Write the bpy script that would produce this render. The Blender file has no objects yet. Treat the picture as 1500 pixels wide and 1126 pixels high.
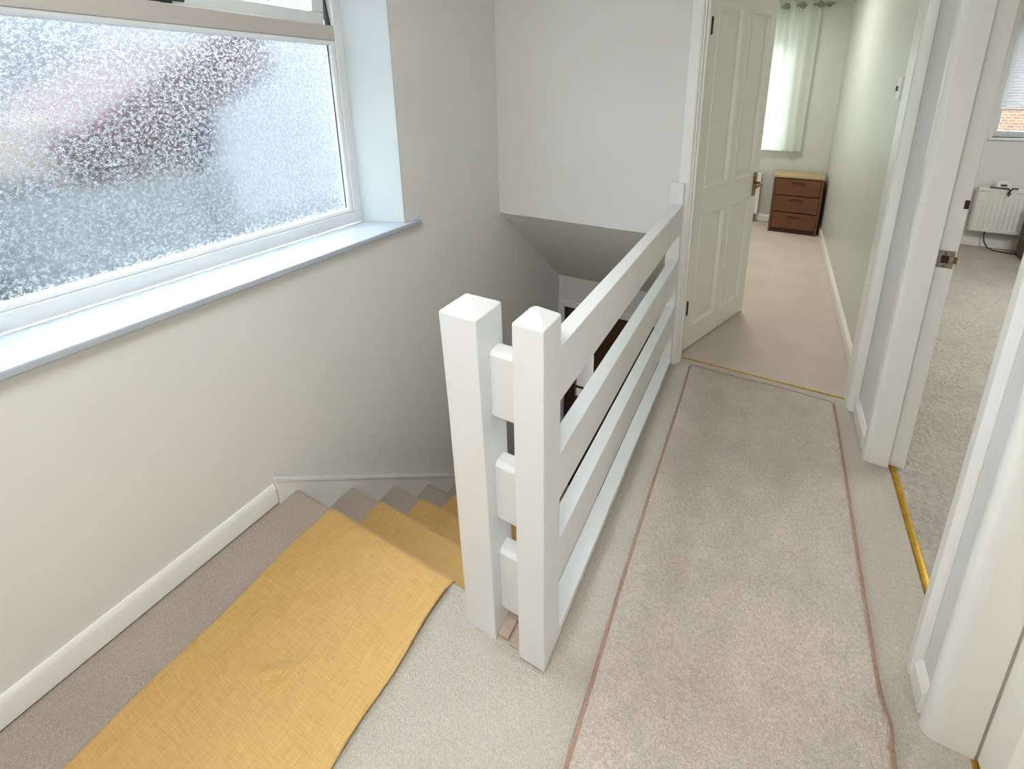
import bpy, bmesh, math, random
from mathutils import Vector, Matrix
random.seed(7)
S = bpy.context.scene
COL = S.collection
PI = math.pi

def srgb(r, g, b):
    def f(c):
        c /= 255.0
        return c / 12.92 if c <= 0.04045 else ((c + 0.055) / 1.055) ** 2.4
    return (f(r), f(g), f(b), 1.0)

# ------------------------------------------------------------------ camera
FPX, CX, CY = 661.96, 797.67, 303.84            # focal length and principal point, px of the 1500 px frame
YAW, PITCH, EYE = -0.4729, 0.258225, 1.47
cam_d = bpy.data.cameras.new('camera')
cam = bpy.data.objects.new('camera', cam_d)
COL.objects.link(cam)
cam_d.sensor_fit = 'HORIZONTAL'
cam_d.sensor_width = 36.0
cam_d.lens = FPX / 1500.0 * 36.0
cam_d.shift_x = (750.0 - CX) / 1500.0
cam_d.shift_y = (CY - 563.0) / 1500.0
cam_d.clip_start = 0.02
fwd = Vector((math.sin(YAW) * math.cos(PITCH), math.cos(YAW) * math.cos(PITCH), -math.sin(PITCH)))
rgt = Vector((math.cos(YAW), -math.sin(YAW), 0))
up = rgt.cross(fwd)
cam.matrix_world = Matrix(((rgt.x, up.x, -fwd.x, 0), (rgt.y, up.y, -fwd.y, 0), (rgt.z, up.z, -fwd.z, EYE), (0, 0, 0, 1)))
S.camera = cam

# ------------------------------------------------------------------ view, world, added fill lights
S.view_settings.view_transform = 'Standard'
S.view_settings.look = 'None'
S.view_settings.exposure = 0.86
S.view_settings.gamma = 1.0
S.view_settings.use_curve_mapping = False
S.cycles.use_denoising = True
S.cycles.max_bounces = 14
S.cycles.diffuse_bounces = 7
S.cycles.transmission_bounces = 10
S.cycles.transparent_max_bounces = 12

W = bpy.data.worlds.new('overcast_sky')
S.world = W
W.use_nodes = True
wn, wl = W.node_tree.nodes, W.node_tree.links
wn.clear()
tc = wn.new('ShaderNodeTexCoord')
sp = wn.new('ShaderNodeSeparateXYZ')
rp = wn.new('ShaderNodeValToRGB')
bg = wn.new('ShaderNodeBackground')
wo = wn.new('ShaderNodeOutputWorld')
wl.new(tc.outputs['Generated'], sp.inputs[0])
wl.new(sp.outputs['Z'], rp.inputs[0])
wl.new(rp.outputs[0], bg.inputs[0])
wl.new(bg.outputs[0], wo.inputs[0])
rp.color_ramp.elements[0].position = 0.05
rp.color_ramp.elements[0].color = (0.010, 0.0112, 0.0128, 1)
rp.color_ramp.elements[1].position = 0.75
rp.color_ramp.elements[1].color = (0.88, 0.95, 1.0, 1)
e = rp.color_ramp.elements.new(0.42)
e.color = (0.045, 0.050, 0.056, 1)
bg.inputs['Strength'].default_value = 27.0

def area_lamp(name, loc, size, power, colour, rot=(0, 0, 0), shape='DISK'):
    d = bpy.data.lights.new(name, 'AREA')
    d.shape = shape
    d.size = size
    d.energy = power
    d.color = colour
    o = bpy.data.objects.new(name, d)
    COL.objects.link(o)
    o.location = loc
    o.rotation_euler = rot
    return o
area_lamp('landing_fill_light', (-0.42, -0.12, 2.37), 0.9, 15.5, (0.98, 0.99, 1.0))  # added fill over the landing, no fitting is seen there
area_lamp('bedroom_fill_light', (-0.3, 4.2, 2.37), 0.6, 13, (1.0, 0.98, 0.96))  # unseen light added to brighten the small bedroom
area_lamp('front_room_fill_light', (2.0, 3.2, 2.37), 0.8, 23, (1.0, 0.99, 0.97))  # extra fill added for the radiator room, source not visible

# ------------------------------------------------------------------ materials
def mat(name, base, rough=0.5, spec=0.5, noise=None, bump=None, metal=0.0, sheen=0.0, coat=0.0):
    """noise = (scale, amount, detail): mottles the base colour; bump = (scale, strength, distance)."""
    m = bpy.data.materials.new(name)
    m.use_nodes = True
    n, l = m.node_tree.nodes, m.node_tree.links
    p = n['Principled BSDF']
    p.inputs['Base Color'].default_value = base
    p.inputs['Roughness'].default_value = rough
    p.inputs['Metallic'].default_value = metal
    p.inputs['Specular IOR Level'].default_value = spec
    p.inputs['Sheen Weight'].default_value = sheen
    p.inputs['Coat Weight'].default_value = coat
    t = n.new('ShaderNodeTexCoord')
    if noise:
        prev = None
        layers = noise if isinstance(noise, list) else [noise]
        for sc, amt, det in layers:
            nz = n.new('ShaderNodeTexNoise')
            nz.inputs['Scale'].default_value = sc
            nz.inputs['Detail'].default_value = det
            l.new(t.outputs['Object'], nz.inputs['Vector'])
            mr = n.new('ShaderNodeMapRange')
            mr.inputs['From Min'].default_value = 0.3
            mr.inputs['From Max'].default_value = 0.7
            mr.inputs['To Min'].default_value = 1 - amt
            mr.inputs['To Max'].default_value = 1 + amt
            l.new(nz.outputs['Fac'], mr.inputs['Value'])
            mx = n.new('ShaderNodeVectorMath')
            mx.operation = 'SCALE'
            if prev is None:
                mx.inputs[0].default_value = base[:3]
            else:
                l.new(prev, mx.inputs[0])
            l.new(mr.outputs[0], mx.inputs['Scale'])
            prev = mx.outputs[0]
        l.new(prev, p.inputs['Base Color'])
    if bump:
        sc, st, di = bump
        nz = n.new('ShaderNodeTexNoise')
        nz.inputs['Scale'].default_value = sc
        nz.inputs['Detail'].default_value = 3
        l.new(t.outputs['Object'], nz.inputs['Vector'])
        bp = n.new('ShaderNodeBump')
        bp.inputs['Strength'].default_value = st
        bp.inputs['Distance'].default_value = di
        l.new(nz.outputs['Fac'], bp.inputs['Height'])
        l.new(bp.outputs[0], p.inputs['Normal'])
    return m

M = {}
M['wall'] = mat('cream_wall_paint', srgb(221, 221, 217), 0.75, 0.3, noise=(2.5, 0.015, 3), bump=(90, 0.06, 0.002))
M['bedwall'] = mat('pale_green_silk_paint', srgb(202, 206, 196), 0.38, 0.5, noise=(3, 0.03, 3), bump=(60, 0.10, 0.003))
M['ceiling'] = mat('white_ceiling_paint', srgb(238, 236, 230), 0.9, 0.2)
M['gloss'] = mat('white_gloss_paint', srgb(234, 234, 230), 0.28, 0.5, noise=(7, 0.012, 3), bump=(22, 0.02, 0.002))
M['posts'] = mat('thick_brushed_white_paint', srgb(224, 225, 224), 0.36, 0.5, noise=(9, 0.015, 3), bump=(30, 0.16, 0.004))
M['door'] = mat('cream_door_paint', srgb(235, 233, 225), 0.3, 0.5, noise=(6, 0.015, 2), bump=(40, 0.05, 0.002))
M['upvc'] = mat('white_upvc', srgb(224, 228, 230), 0.25, 0.5)
M['reveal'] = mat('pale_grey_reveal_paint', srgb(200, 207, 209), 0.5, 0.4)
M['shadedupvc'] = mat('shade_toned_upvc', srgb(190, 184, 178), 0.35, 0.4)  # greyer than the frame: shade of the backlit transom put into its colour
M['whiteblind'] = mat('white_blind_slat', srgb(240, 243, 247), 0.5, 0.4)
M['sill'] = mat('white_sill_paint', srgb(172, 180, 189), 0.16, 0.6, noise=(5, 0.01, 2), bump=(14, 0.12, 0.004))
M['carpet'] = mat('landing_carpet_pile', srgb(206, 197, 184), 0.95, 0.1, noise=[(330, 0.16, 3), (110, 0.07, 2), (3, 0.04, 2)], bump=(240, 1.0, 0.009), sheen=0.2)
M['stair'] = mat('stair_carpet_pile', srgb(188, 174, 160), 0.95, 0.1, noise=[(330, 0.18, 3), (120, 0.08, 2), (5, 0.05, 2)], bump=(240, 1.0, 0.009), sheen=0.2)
M['bedcarpet'] = mat('bedroom_carpet_pile', srgb(203, 190, 177), 0.95, 0.1, noise=[(500, 0.08, 2), (4, 0.05, 2)], bump=(300, 0.6, 0.005))
M['roomcarpet'] = mat('tufted_grey_carpet_pile', srgb(200, 194, 183), 0.95, 0.1, noise=[(300, 0.14, 2), (45, 0.12, 3), (5, 0.06, 2)], bump=(70, 1.0, 0.03))
M['mat'] = mat('speckled_mat_pile', srgb(207, 195, 182), 0.95, 0.1, noise=[(330, 0.20, 3), (120, 0.12, 2), (14, 0.05, 2), (4, 0.07, 2)], bump=(240, 1.0, 0.009), sheen=0.15)
M['binding'] = mat('pinkish_binding_tape', srgb(164, 132, 116), 0.8, 0.2, noise=(120, 0.2, 2), bump=(300, 0.5, 0.003))
M['brass'] = mat('brass_strip', srgb(178, 142, 48), 0.32, 0.5, metal=0.75, noise=(60, 0.2, 3))
M['brassdull'] = mat('aged_brass', srgb(150, 112, 58), 0.35, 0.5, metal=0.9, noise=(90, 0.25, 2))
M['steel'] = mat('worn_steel', srgb(170, 165, 155), 0.3, 0.5, metal=0.9, noise=(80, 0.3, 2))
M['black'] = mat('black_plastic', srgb(28, 29, 32), 0.4, 0.5)
M['gap'] = mat('dark_gap_gasket', srgb(62, 74, 80), 0.5, 0.4)
M['timber'] = mat('bare_floor_timber', srgb(186, 166, 148), 0.7, 0.3, noise=(30, 0.1, 3))
M['chest'] = mat('brown_wood_veneer', srgb(106, 64, 37), 0.4, 0.5, noise=(18, 0.15, 4))
M['chesttop'] = mat('pale_oak_top', srgb(176, 156, 112), 0.35, 0.5, noise=(16, 0.1, 4))
M['chestdark'] = mat('dark_wood_recess', srgb(62, 38, 24), 0.5, 0.4)
M['radiator'] = mat('white_radiator_enamel', srgb(228, 229, 224), 0.3, 0.5)
M['rod'] = mat('brushed_metal_rod', srgb(150, 148, 140), 0.35, 0.5, metal=0.9)
M['darkwood'] = mat('dark_brown_wood', srgb(84, 58, 40), 0.45, 0.4, noise=(12, 0.15, 4))
M['brownfabric'] = mat('brown_upholstery', srgb(112, 94, 82), 0.85, 0.2, noise=(200, 0.15, 2), bump=(300, 0.5, 0.003))
M['whiteplastic'] = mat('white_plastic', srgb(230, 230, 226), 0.35, 0.5)
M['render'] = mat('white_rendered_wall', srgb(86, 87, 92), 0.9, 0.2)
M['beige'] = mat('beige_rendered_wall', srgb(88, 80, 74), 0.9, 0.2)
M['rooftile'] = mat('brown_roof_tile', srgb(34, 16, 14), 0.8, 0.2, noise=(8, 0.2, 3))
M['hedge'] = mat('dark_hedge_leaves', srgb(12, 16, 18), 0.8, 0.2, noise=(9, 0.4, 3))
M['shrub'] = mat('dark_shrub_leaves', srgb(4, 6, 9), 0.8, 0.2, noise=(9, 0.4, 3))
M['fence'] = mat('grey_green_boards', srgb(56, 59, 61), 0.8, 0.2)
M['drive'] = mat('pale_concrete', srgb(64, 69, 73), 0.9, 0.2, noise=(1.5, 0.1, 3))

def brick_mat():
    m = bpy.data.materials.new('outdoor_brick')
    m.use_nodes = True
    n, l = m.node_tree.nodes, m.node_tree.links
    p = n['Principled BSDF']
    p.inputs['Roughness'].default_value = 0.9
    t = n.new('ShaderNodeTexCoord')
    mp = n.new('ShaderNodeMapping')
    mp.inputs['Rotation'].default_value = (PI / 2, 0, 0)
    b = n.new('ShaderNodeTexBrick')
    b.inputs['Scale'].default_value = 4.5
    b.inputs['Color1'].default_value = srgb(104, 72, 56)
    b.inputs['Color2'].default_value = srgb(84, 56, 44)
    b.inputs['Mortar'].default_value = srgb(120, 108, 96)
    l.new(t.outputs['Object'], mp.inputs[0])
    l.new(mp.outputs[0], b.inputs['Vector'])
    l.new(b.outputs[0], p.inputs['Base Color'])
    return m
M['brick'] = brick_mat()

def runner_mat():
    m = bpy.data.materials.new('mustard_linen_weave')
    m.use_nodes = True
    n, l = m.node_tree.nodes, m.node_tree.links
    p = n['Principled BSDF']
    p.inputs['Roughness'].default_value = 0.55
    p.inputs['Specular IOR Level'].default_value = 0.35
    p.inputs['Sheen Weight'].default_value = 0.25
    t = n.new('ShaderNodeTexCoord')
    facs = []
    for sc in ((22, 700, 300), (700, 16, 22), (6, 6, 6)):
        mp = n.new('ShaderNodeMapping')
        mp.inputs['Scale'].default_value = sc
        nz = n.new('ShaderNodeTexNoise')
        nz.inputs['Scale'].default_value = 1.0
        nz.inputs['Detail'].default_value = 2
        l.new(t.outputs['Object'], mp.inputs[0])
        l.new(mp.outputs[0], nz.inputs['Vector'])
        facs.append(nz.outputs['Fac'])
    a = n.new('ShaderNodeMath'); a.operation = 'ADD'
    l.new(facs[0], a.inputs[0]); l.new(facs[1], a.inputs[1])
    c = n.new('ShaderNodeMath'); c.operation = 'MULTIPLY_ADD'
    l.new(facs[2], c.inputs[0]); c.inputs[1].default_value = 0.22; l.new(a.outputs[0], c.inputs[2])
    r = n.new('ShaderNodeValToRGB')
    r.color_ramp.elements[0].position = 0.0
    mr = n.new('ShaderNodeMapRange')
    mr.inputs['From Min'].default_value = 0.70
    mr.inputs['From Max'].default_value = 1.55
    l.new(c.outputs[0], mr.inputs['Value'])
    r.color_ramp.elements[0].color = srgb(182, 140, 74)
    r.color_ramp.elements[1].color = srgb(216, 178, 110)
    l.new(mr.outputs[0], r.inputs[0])
    l.new(r.outputs[0], p.inputs['Base Color'])
    bp = n.new('ShaderNodeBump')
    bp.inputs['Strength'].default_value = 0.35
    bp.inputs['Distance'].default_value = 0.002
    l.new(a.outputs[0], bp.inputs['Height'])
    l.new(bp.outputs[0], p.inputs['Normal'])
    return m
M['runner'] = runner_mat()

def frosted():
    """obscure glass: a softly blurring sheet covered in short raised squiggles that scatter more."""
    m = bpy.data.materials.new('stippled_obscure_glass')
    m.use_nodes = True
    n, l = m.node_tree.nodes, m.node_tree.links
    n.clear()
    o = n.new('ShaderNodeOutputMaterial')
    t = n.new('ShaderNodeTexCoord')
    nz = n.new('ShaderNodeTexNoise')
    nz.inputs['Scale'].default_value = 150
    nz.inputs['Detail'].default_value = 1.0
    nz.inputs['Distortion'].default_value = 1.2
    l.new(t.outputs['Object'], nz.inputs['Vector'])
    a = n.new('ShaderNodeMath'); a.operation = 'SUBTRACT'; a.inputs[1].default_value = 0.5
    l.new(nz.outputs['Fac'], a.inputs[0])
    b = n.new('ShaderNodeMath'); b.operation = 'ABSOLUTE'
    l.new(a.outputs[0], b.inputs[0])
    r = n.new('ShaderNodeMapRange')
    r.interpolation_type = 'SMOOTHSTEP'
    r.inputs['From Min'].default_value = 0.055
    r.inputs['From Max'].default_value = 0.012
    l.new(b.outputs[0], r.inputs['Value'])
    n2 = n.new('ShaderNodeTexNoise')
    n2.inputs['Scale'].default_value = 95
    l.new(t.outputs['Object'], n2.inputs['Vector'])
    r2 = n.new('ShaderNodeMapRange')
    r2.inputs['From Min'].default_value = 0.46
    r2.inputs['From Max'].default_value = 0.54
    l.new(n2.outputs['Fac'], r2.inputs['Value'])
    mk = n.new('ShaderNodeMath'); mk.operation = 'MULTIPLY'
    l.new(r.outputs[0], mk.inputs[0]); l.new(r2.outputs[0], mk.inputs[1])
    bp = n.new('ShaderNodeBump')
    bp.inputs['Strength'].default_value = 1.0
    bp.inputs['Distance'].default_value = 0.0007
    l.new(mk.outputs[0], bp.inputs['Height'])
    g1 = n.new('ShaderNodeBsdfGlass')
    g1.inputs['Color'].default_value = (0.93, 0.96, 0.975, 1)
    g1.inputs['Roughness'].default_value = 0.15
    g1.inputs['IOR'].default_value = 1.42
    g2 = n.new('ShaderNodeBsdfGlass')
    g2.inputs['Color'].default_value = (0.95, 0.97, 0.98, 1)
    g2.inputs['Roughness'].default_value = 0.32
    g2.inputs['IOR'].default_value = 1.5
    l.new(bp.outputs[0], g1.inputs['Normal'])
    l.new(bp.outputs[0], g2.inputs['Normal'])
    mx = n.new('ShaderNodeMixShader')
    l.new(mk.outputs[0], mx.inputs[0])
    l.new(g1.outputs[0], mx.inputs[1])
    l.new(g2.outputs[0], mx.inputs[2])
    l.new(mx.outputs[0], o.inputs[0])
    return m
M['frosted'] = frosted()

def clear():
    m = bpy.data.materials.new('clear_window_glass')
    m.use_nodes = True
    n, l = m.node_tree.nodes, m.node_tree.links
    n.clear()
    o = n.new('ShaderNodeOutputMaterial')
    mx = n.new('ShaderNodeMixShader')
    fr = n.new('ShaderNodeFresnel')
    fr.inputs['IOR'].default_value = 1.3
    tr = n.new('ShaderNodeBsdfTransparent')
    tr.inputs[0].default_value = (0.95, 0.97, 0.96, 1)
    gl = n.new('ShaderNodeBsdfGlossy')
    gl.inputs['Roughness'].default_value = 0.02
    l.new(fr.outputs[0], mx.inputs[0])
    l.new(tr.outputs[0], mx.inputs[1])
    l.new(gl.outputs[0], mx.inputs[2])
    l.new(mx.outputs[0], o.inputs[0])
    return m
M['clear'] = clear()

def curtain_mat():
    m = bpy.data.materials.new('sheer_white_cotton')
    m.use_nodes = True
    n, l = m.node_tree.nodes, m.node_tree.links
    n.clear()
    o = n.new('ShaderNodeOutputMaterial')
    mx = n.new('ShaderNodeMixShader')
    mx.inputs[0].default_value = 0.55
    d = n.new('ShaderNodeBsdfDiffuse')
    d.inputs[0].default_value = srgb(232, 234, 222)
    t = n.new('ShaderNodeBsdfTranslucent')
    t.inputs[0].default_value = srgb(232, 238, 228)
    l.new(d.outputs[0], mx.inputs[1])
    l.new(t.outputs[0], mx.inputs[2])
    l.new(mx.outputs[0], o.inputs[0])
    return m
M['curtain'] = curtain_mat()

# ------------------------------------------------------------------ mesh helpers
def box(bm, x0, x1, y0, y1, z0, z1):
    v = [bm.verts.new((x, y, z)) for z in (z0, z1) for x, y in ((x0, y0), (x1, y0), (x1, y1), (x0, y1))]
    for f in ((3, 2, 1, 0), (4, 5, 6, 7), (0, 1, 5, 4), (1, 2, 6, 5), (2, 3, 7, 6), (3, 0, 4, 7)):
        bm.faces.new([v[i] for i in f])
    return v

def prism(bm, pts, axis, a, b):
    """extrude the 2-D outline pts along axis ('x': pts are (y,z); 'y': (x,z); 'z': (x,y))."""
    def P(p, t):
        return (t, p[0], p[1]) if axis == 'x' else (p[0], t, p[1]) if axis == 'y' else (p[0], p[1], t)
    A = [bm.verts.new(P(p, a)) for p in pts]
    Bv = [bm.verts.new(P(p, b)) for p in pts]
    n = len(pts)
    for i in range(n):
        j = (i + 1) % n
        bm.faces.new((A[i], A[j], Bv[j], Bv[i]))
    bm.faces.new(A[::-1])
    bm.faces.new(Bv)
    return A + Bv

def hexa(bm, bot, top):
    v = [bm.verts.new(p) for p in bot] + [bm.verts.new(p) for p in top]
    for f in ((3, 2, 1, 0), (4, 5, 6, 7), (0, 1, 5, 4), (1, 2, 6, 5), (2, 3, 7, 6), (3, 0, 4, 7)):
        bm.faces.new([v[i] for i in f])
    return v

def tube(bm, path, r, n=10, closed=False):
    rings = []
    path = [Vector(p) for p in path]
    N = len(path)
    for i, p in enumerate(path):
        a = path[(i - 1) % N] if (i > 0 or closed) else p
        b = path[(i + 1) % N] if (i < N - 1 or closed) else p
        d = (b - a).normalized()
        u = d.cross(Vector((0, 0, 1)))
        if u.length < 1e-3:
            u = d.cross(Vector((1, 0, 0)))
        u.normalize()
        w = d.cross(u)
        rings.append([bm.verts.new(p + r * (math.cos(2 * PI * k / n) * u + math.sin(2 * PI * k / n) * w)) for k in range(n)])
    for i in range(N if closed else N - 1):
        A, Bv = rings[i], rings[(i + 1) % N]
        for k in range(n):
            bm.faces.new((A[k], A[(k + 1) % n], Bv[(k + 1) % n], Bv[k]))
    if not closed:
        bm.faces.new(rings[0][::-1])
        bm.faces.new(rings[-1])

def cyl(bm, p0, p1, r, n=20):
    tube(bm, [p0, p1], r, n)

def obj(name, bm, m, parent=None, bevel=0.0, segs=2, smooth=False, sub=0):
    bmesh.ops.recalc_face_normals(bm, faces=bm.faces[:])
    me = bpy.data.meshes.new(name)
    bm.to_mesh(me)
    bm.free()
    me.materials.append(M[m])
    o = bpy.data.objects.new(name, me)
    COL.objects.link(o)
    if parent is not None:
        o.parent = parent
    if bevel:
        b = o.modifiers.new('bevel', 'BEVEL')
        b.width = bevel
        b.segments = segs
        b.limit_method = 'ANGLE'
        b.angle_limit = math.radians(35)
    if sub:
        s = o.modifiers.new('sub', 'SUBSURF')
        s.levels = s.render_levels = sub
    if smooth or bevel:
        for p in me.polygons:
            p.use_smooth = True
        if bevel:
            w = o.modifiers.new('wn', 'WEIGHTED_NORMAL')
            w.keep_sharp = True
        elif not sub:
            try:
                me.set_sharp_from_angle(angle=math.radians(40))
            except Exception:
                pass
    return o

def boxes(name, bl, m, parent=None, bevel=0.0, segs=2):
    bm = bmesh.new()
    for b in bl:
        box(bm, *b)
    return obj(name, bm, m, parent, bevel, segs)

def tag(o, label=None, cat=None, group=None, kind=None):
    if label: o['label'] = label
    if cat: o['category'] = cat
    if group: o['group'] = group
    if kind: o['kind'] = kind
    return o

def empty(name, loc=(0, 0, 0), rz=0.0):
    o = bpy.data.objects.new(name, None)
    COL.objects.link(o)
    o.location = loc
    o.rotation_euler = (0, 0, rz)
    o.empty_display_size = 0.05
    return o

def struct(o, label, cat):
    return tag(o, label, cat, kind='structure')

XL = -1.482          # landing side of the window wall
XR = 0.48            # landing side of the right wall
YF = 2.285           # landing side of the wall over the stairs
HC = 2.40            # ceiling
YB = 5.55            # far wall of both bedrooms
GF = -2.20           # ground floor
RISE, N0, GO = 0.20, 0.815, 0.2245

# ------------------------------------------------------------------ floors and ceiling
bm = bmesh.new()
box(bm, -0.40, 0.57, -1.0, 2.36, -0.22, 0.0)
r = 0.022
prof = [(-1.0, -0.18), (-1.0, 0.0), (N0 - r, 0.0)]
prof += [(N0 - r + r * math.sin(t), -r + r * math.cos(t)) for t in [PI * k / 8 for k in range(1, 9)]]
prof += [(N0 - r - 0.004, -0.18)]
prism(bm, prof, 'x', -1.0, -0.40)
bm.faces.ensure_lookup_table()
n_b = len(bm.faces)
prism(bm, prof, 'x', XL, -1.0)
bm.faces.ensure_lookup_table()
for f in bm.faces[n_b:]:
    f.material_index = 1  # strip by the window wall: its shade painted in with the darker pile
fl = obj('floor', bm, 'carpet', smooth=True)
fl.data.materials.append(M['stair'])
struct(fl, 'beige carpeted landing floor in front of the stair and balustrade', 'floor')
struct(boxes('floor.001', [(-0.43, 0.56, 2.36, YB, -0.22, 0.0), (XL, -0.43, 3.163, YB, -0.02, 0.0)], 'bedcarpet'), 'pinkish beige carpet of the small bedroom beyond the panelled door', 'floor')
struct(boxes('floor.002', [(0.57, 3.6, 0.6, YB, -0.22, 0.0)], 'roomcarpet'), 'thick grey tufted carpet of the room with radiator', 'floor')
struct(boxes('floor.003', [(XL - 0.3, 0.6, -1.0, 6.5, GF - 0.1, GF)], 'darkwood'), 'dark brown ground floor at the foot of the stairs', 'floor')
struct(boxes('ceiling', [(XL - 0.3, 3.7, -1.12, YB + 0.3, HC, HC + 0.1)], 'ceiling'), 'white ceiling over landing and bedrooms', 'ceiling')

# ------------------------------------------------------------------ walls
WY0, WY1, WZ0, WZ1 = 0.16, 1.418, 0.872, 2.20     # window opening at the frame
bm = bmesh.new()
box(bm, XL - 0.30, XL, -1.0, YB + 0.3, GF, 0.848)
box(bm, XL - 0.30, XL, -1.0, YB + 0.3, WZ1, HC)
prism(bm, [(XL, 1.484), (XL, YB + 0.3), (XL - 0.3, YB + 0.3), (XL - 0.3, WY1), (XL - 0.2, WY1)], 'z', 0.848, WZ1)
prism(bm, [(XL, -1.0), (XL, 0.10), (XL - 0.2, WY0), (XL - 0.3, WY0), (XL - 0.3, -1.0)], 'z', 0.848, WZ1)
struct(obj('wall_left', bm, 'wall'), 'cream painted wall with the frosted window above the stairs', 'wall')
# wall above the stairs with its sloping soffit, and the wall at the stair foot
bm = bmesh.new()
box(bm, XL, -0.362, YF, 2.40, 0.723, HC)
box(bm, -0.43, -0.362, YF, 2.40, -0.2, 0.723)
box(bm, -0.362, 0.45, YF, 2.40, 1.995, HC)
box(bm, 0.45, 0.60, 2.36, 2.40, 1.995, HC)
prism(bm, [(YF, 0.723), (3.163, -0.028), (3.163, 0.03), (2.40, 0.723)], 'x', XL, -0.43)
struct(obj('wall_far', bm, 'wall'), 'cream wall over the stairwell with sloping underside', 'wall')
bm = bmesh.new()
box(bm, XL, 0.5, 3.163, 3.28, -0.28, -0.2)
box(bm, XL, -0.43, 3.163, 3.28, -0.2, -0.028)
box(bm, -0.55, 0.5, 3.163, 3.28, GF, -0.28)
box(bm, XL, -1.45, 3.163, 3.28, GF, -0.28)
struct(obj('wall_foot', bm, 'wall'), 'shaded cream wall above the brown door at the stair foot', 'wall')
struct(boxes('wall_stair', [(-0.43, -0.40, 0.80, 3.163, GF, -0.0)], 'wall'), 'hidden cream wall below the balustrade down the stairwell', 'wall')
bm = bmesh.new()
box(bm, XR, 0.60, 1.97, 2.40, 0, HC)
box(bm, XR, 0.60, 1.06, 1.97, 1.995, HC)
box(bm, XR, 0.60, 1.055, 1.18, 0, HC)
box(bm, XR, 0.60, 0.25, 1.055, 1.995, HC)
box(bm, XR, 0.60, -1.0, 0.25, 0, HC)
struct(obj('wall_right', bm, 'wall'), 'pale wall with doorways along the right of the landing', 'wall')
struct(boxes('wall_bedroom', [(0.507, 0.60, 2.40, YB, 0, HC)], 'bedwall'), 'pale green shiny wall on the right of the small bedroom', 'wall')
BW = (-0.95, 0.09, 0.86, 2.14)       # bedroom window x0 x1 z0 z1
RW = (1.745, 3.0, 1.035, 2.12)       # other room window
bm = bmesh.new()
y0, y1 = YB, YB + 0.28
box(bm, XL, BW[0], y0, y1, 0, HC)
box(bm, BW[0], BW[1], y0, y1, 0, BW[2])
box(bm, BW[0], BW[1], y0, y1, BW[3], HC)
box(bm, BW[1], 0.56, y0, y1, 0, HC)
struct(obj('wall_back', bm, 'bedwall'), 'pale grey green end wall of the small bedroom behind the curtain', 'wall')
bm = bmesh.new()
box(bm, 0.56, RW[0], y0, y1, 0, HC)
box(bm, RW[0], RW[1], y0, y1, 0, RW[2])
box(bm, RW[0], RW[1], y0, y1, RW[3], HC)
box(bm, RW[1], 3.6, y0, y1, 0, HC)
struct(obj('wall_window', bm, 'wall'), 'pale grey wall behind the far right radiator and under its window', 'wall')
struct(boxes('wall_near', [(XL, 0.60, -1.12, -1.0, 0, HC)], 'wall'), 'cream wall behind the viewer at the landing end', 'wall')
struct(boxes('wall_side', [(3.6, 3.7, 0.5, YB, 0, HC), (0.60, 3.6, 0.5, 0.6, 0, HC), (0.60, 1.3, -0.1, 0.0, 0, HC), (1.3, 1.4, -0.1, 0.6, 0, HC)], 'wall'), 'pale walls of the room through the right doorway', 'wall')

# ------------------------------------------------------------------ skirtings
def skirting(bm, axis, face, out, a, b, h=0.085, t=0.016):
    p = [(face, 0.006), (face + out * t, 0.006), (face + out * t, h - 0.02), (face + out * t * 0.55, h - 0.006), (face + out * t * 0.35, h), (face, h)]
    prism(bm, p, axis, a, b)
bm = bmesh.new()
skirting(bm, 'y', XL, 1, -1.0, 0.735)
struct(obj('baseboard_left', bm, 'gloss', bevel=0.0015), 'white skirting along the floor under the frosted window', 'skirting board')
bm = bmesh.new()
skirting(bm, 'y', 0.507, -1, 2.40, YB)
struct(obj('baseboard_bedroom', bm, 'door'), 'cream skirting along the green bedroom wall', 'skirting board')
bm = bmesh.new()
skirting(bm, 'y', XR, -1, 2.01, 2.285)
struct(obj('baseboard_right', bm, 'gloss'), 'short white skirting between the two far doorways', 'skirting board')
bm = bmesh.new()
skirting(bm, 'y', XR, -1, 1.078, 1.15)
struct(obj('baseboard_pier', bm, 'gloss'), 'tiny white skirting piece on the near wall pier', 'skirting board')
bm = bmesh.new()
skirting(bm, 'x', YB, -1, -0.3, 0.507)
skirting(bm, 'x', YB, -1, 0.60, 3.6, h=0.12)
struct(obj('baseboard_far', bm, 'gloss'), 'skirting along the end wall under the radiators', 'skirting board')

# ------------------------------------------------------------------ door frames and architraves
def arch_profile(x, out, y0, y1, flip=1):
    """rounded architrave outline in plan on a wall face x, from y0 to y1."""
    t = 0.016
    d = y1 - y0
    return [(x, y0), (x + out * t * 0.7, y0), (x + out * t, y0 + d * 0.12), (x + out * t, y0 + d * 0.55), (x + out * t * 0.7, y0 + d * 0.8), (x + out * t * 0.5, y1), (x, y1)]
# far bedroom doorway
bm = bmesh.new()
box(bm, -0.362, -0.346, YF - 0.004, 2.40, 0, 1.995)
box(bm, 0.440, 0.475, YF, 2.40, 0, 1.995)
box(bm, -0.362, 0.44, YF, 2.40, 1.985, 2.0)
box(bm, -0.346, -0.334, 2.30, 2.355, 0, 1.985)
struct(obj('trim_1', bm, 'gloss', bevel=0.002), 'white door lining around the bedroom doorway', 'door lining')
bm = bmesh.new()
prism(bm, [(-0.410, YF), (-0.410, YF - 0.010), (-0.392, YF - 0.016), (-0.362, YF - 0.018), (-0.356, YF - 0.014), (-0.352, YF)], 'z', 0, 2.05)
prism(bm, [(0.443, YF), (0.443, YF - 0.012), (0.460, YF - 0.018), (0.479, YF - 0.018), (0.479, YF)], 'z', 0, 2.05)
box(bm, -0.352, 0.443, YF - 0.016, YF, 1.995, 2.05)
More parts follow.
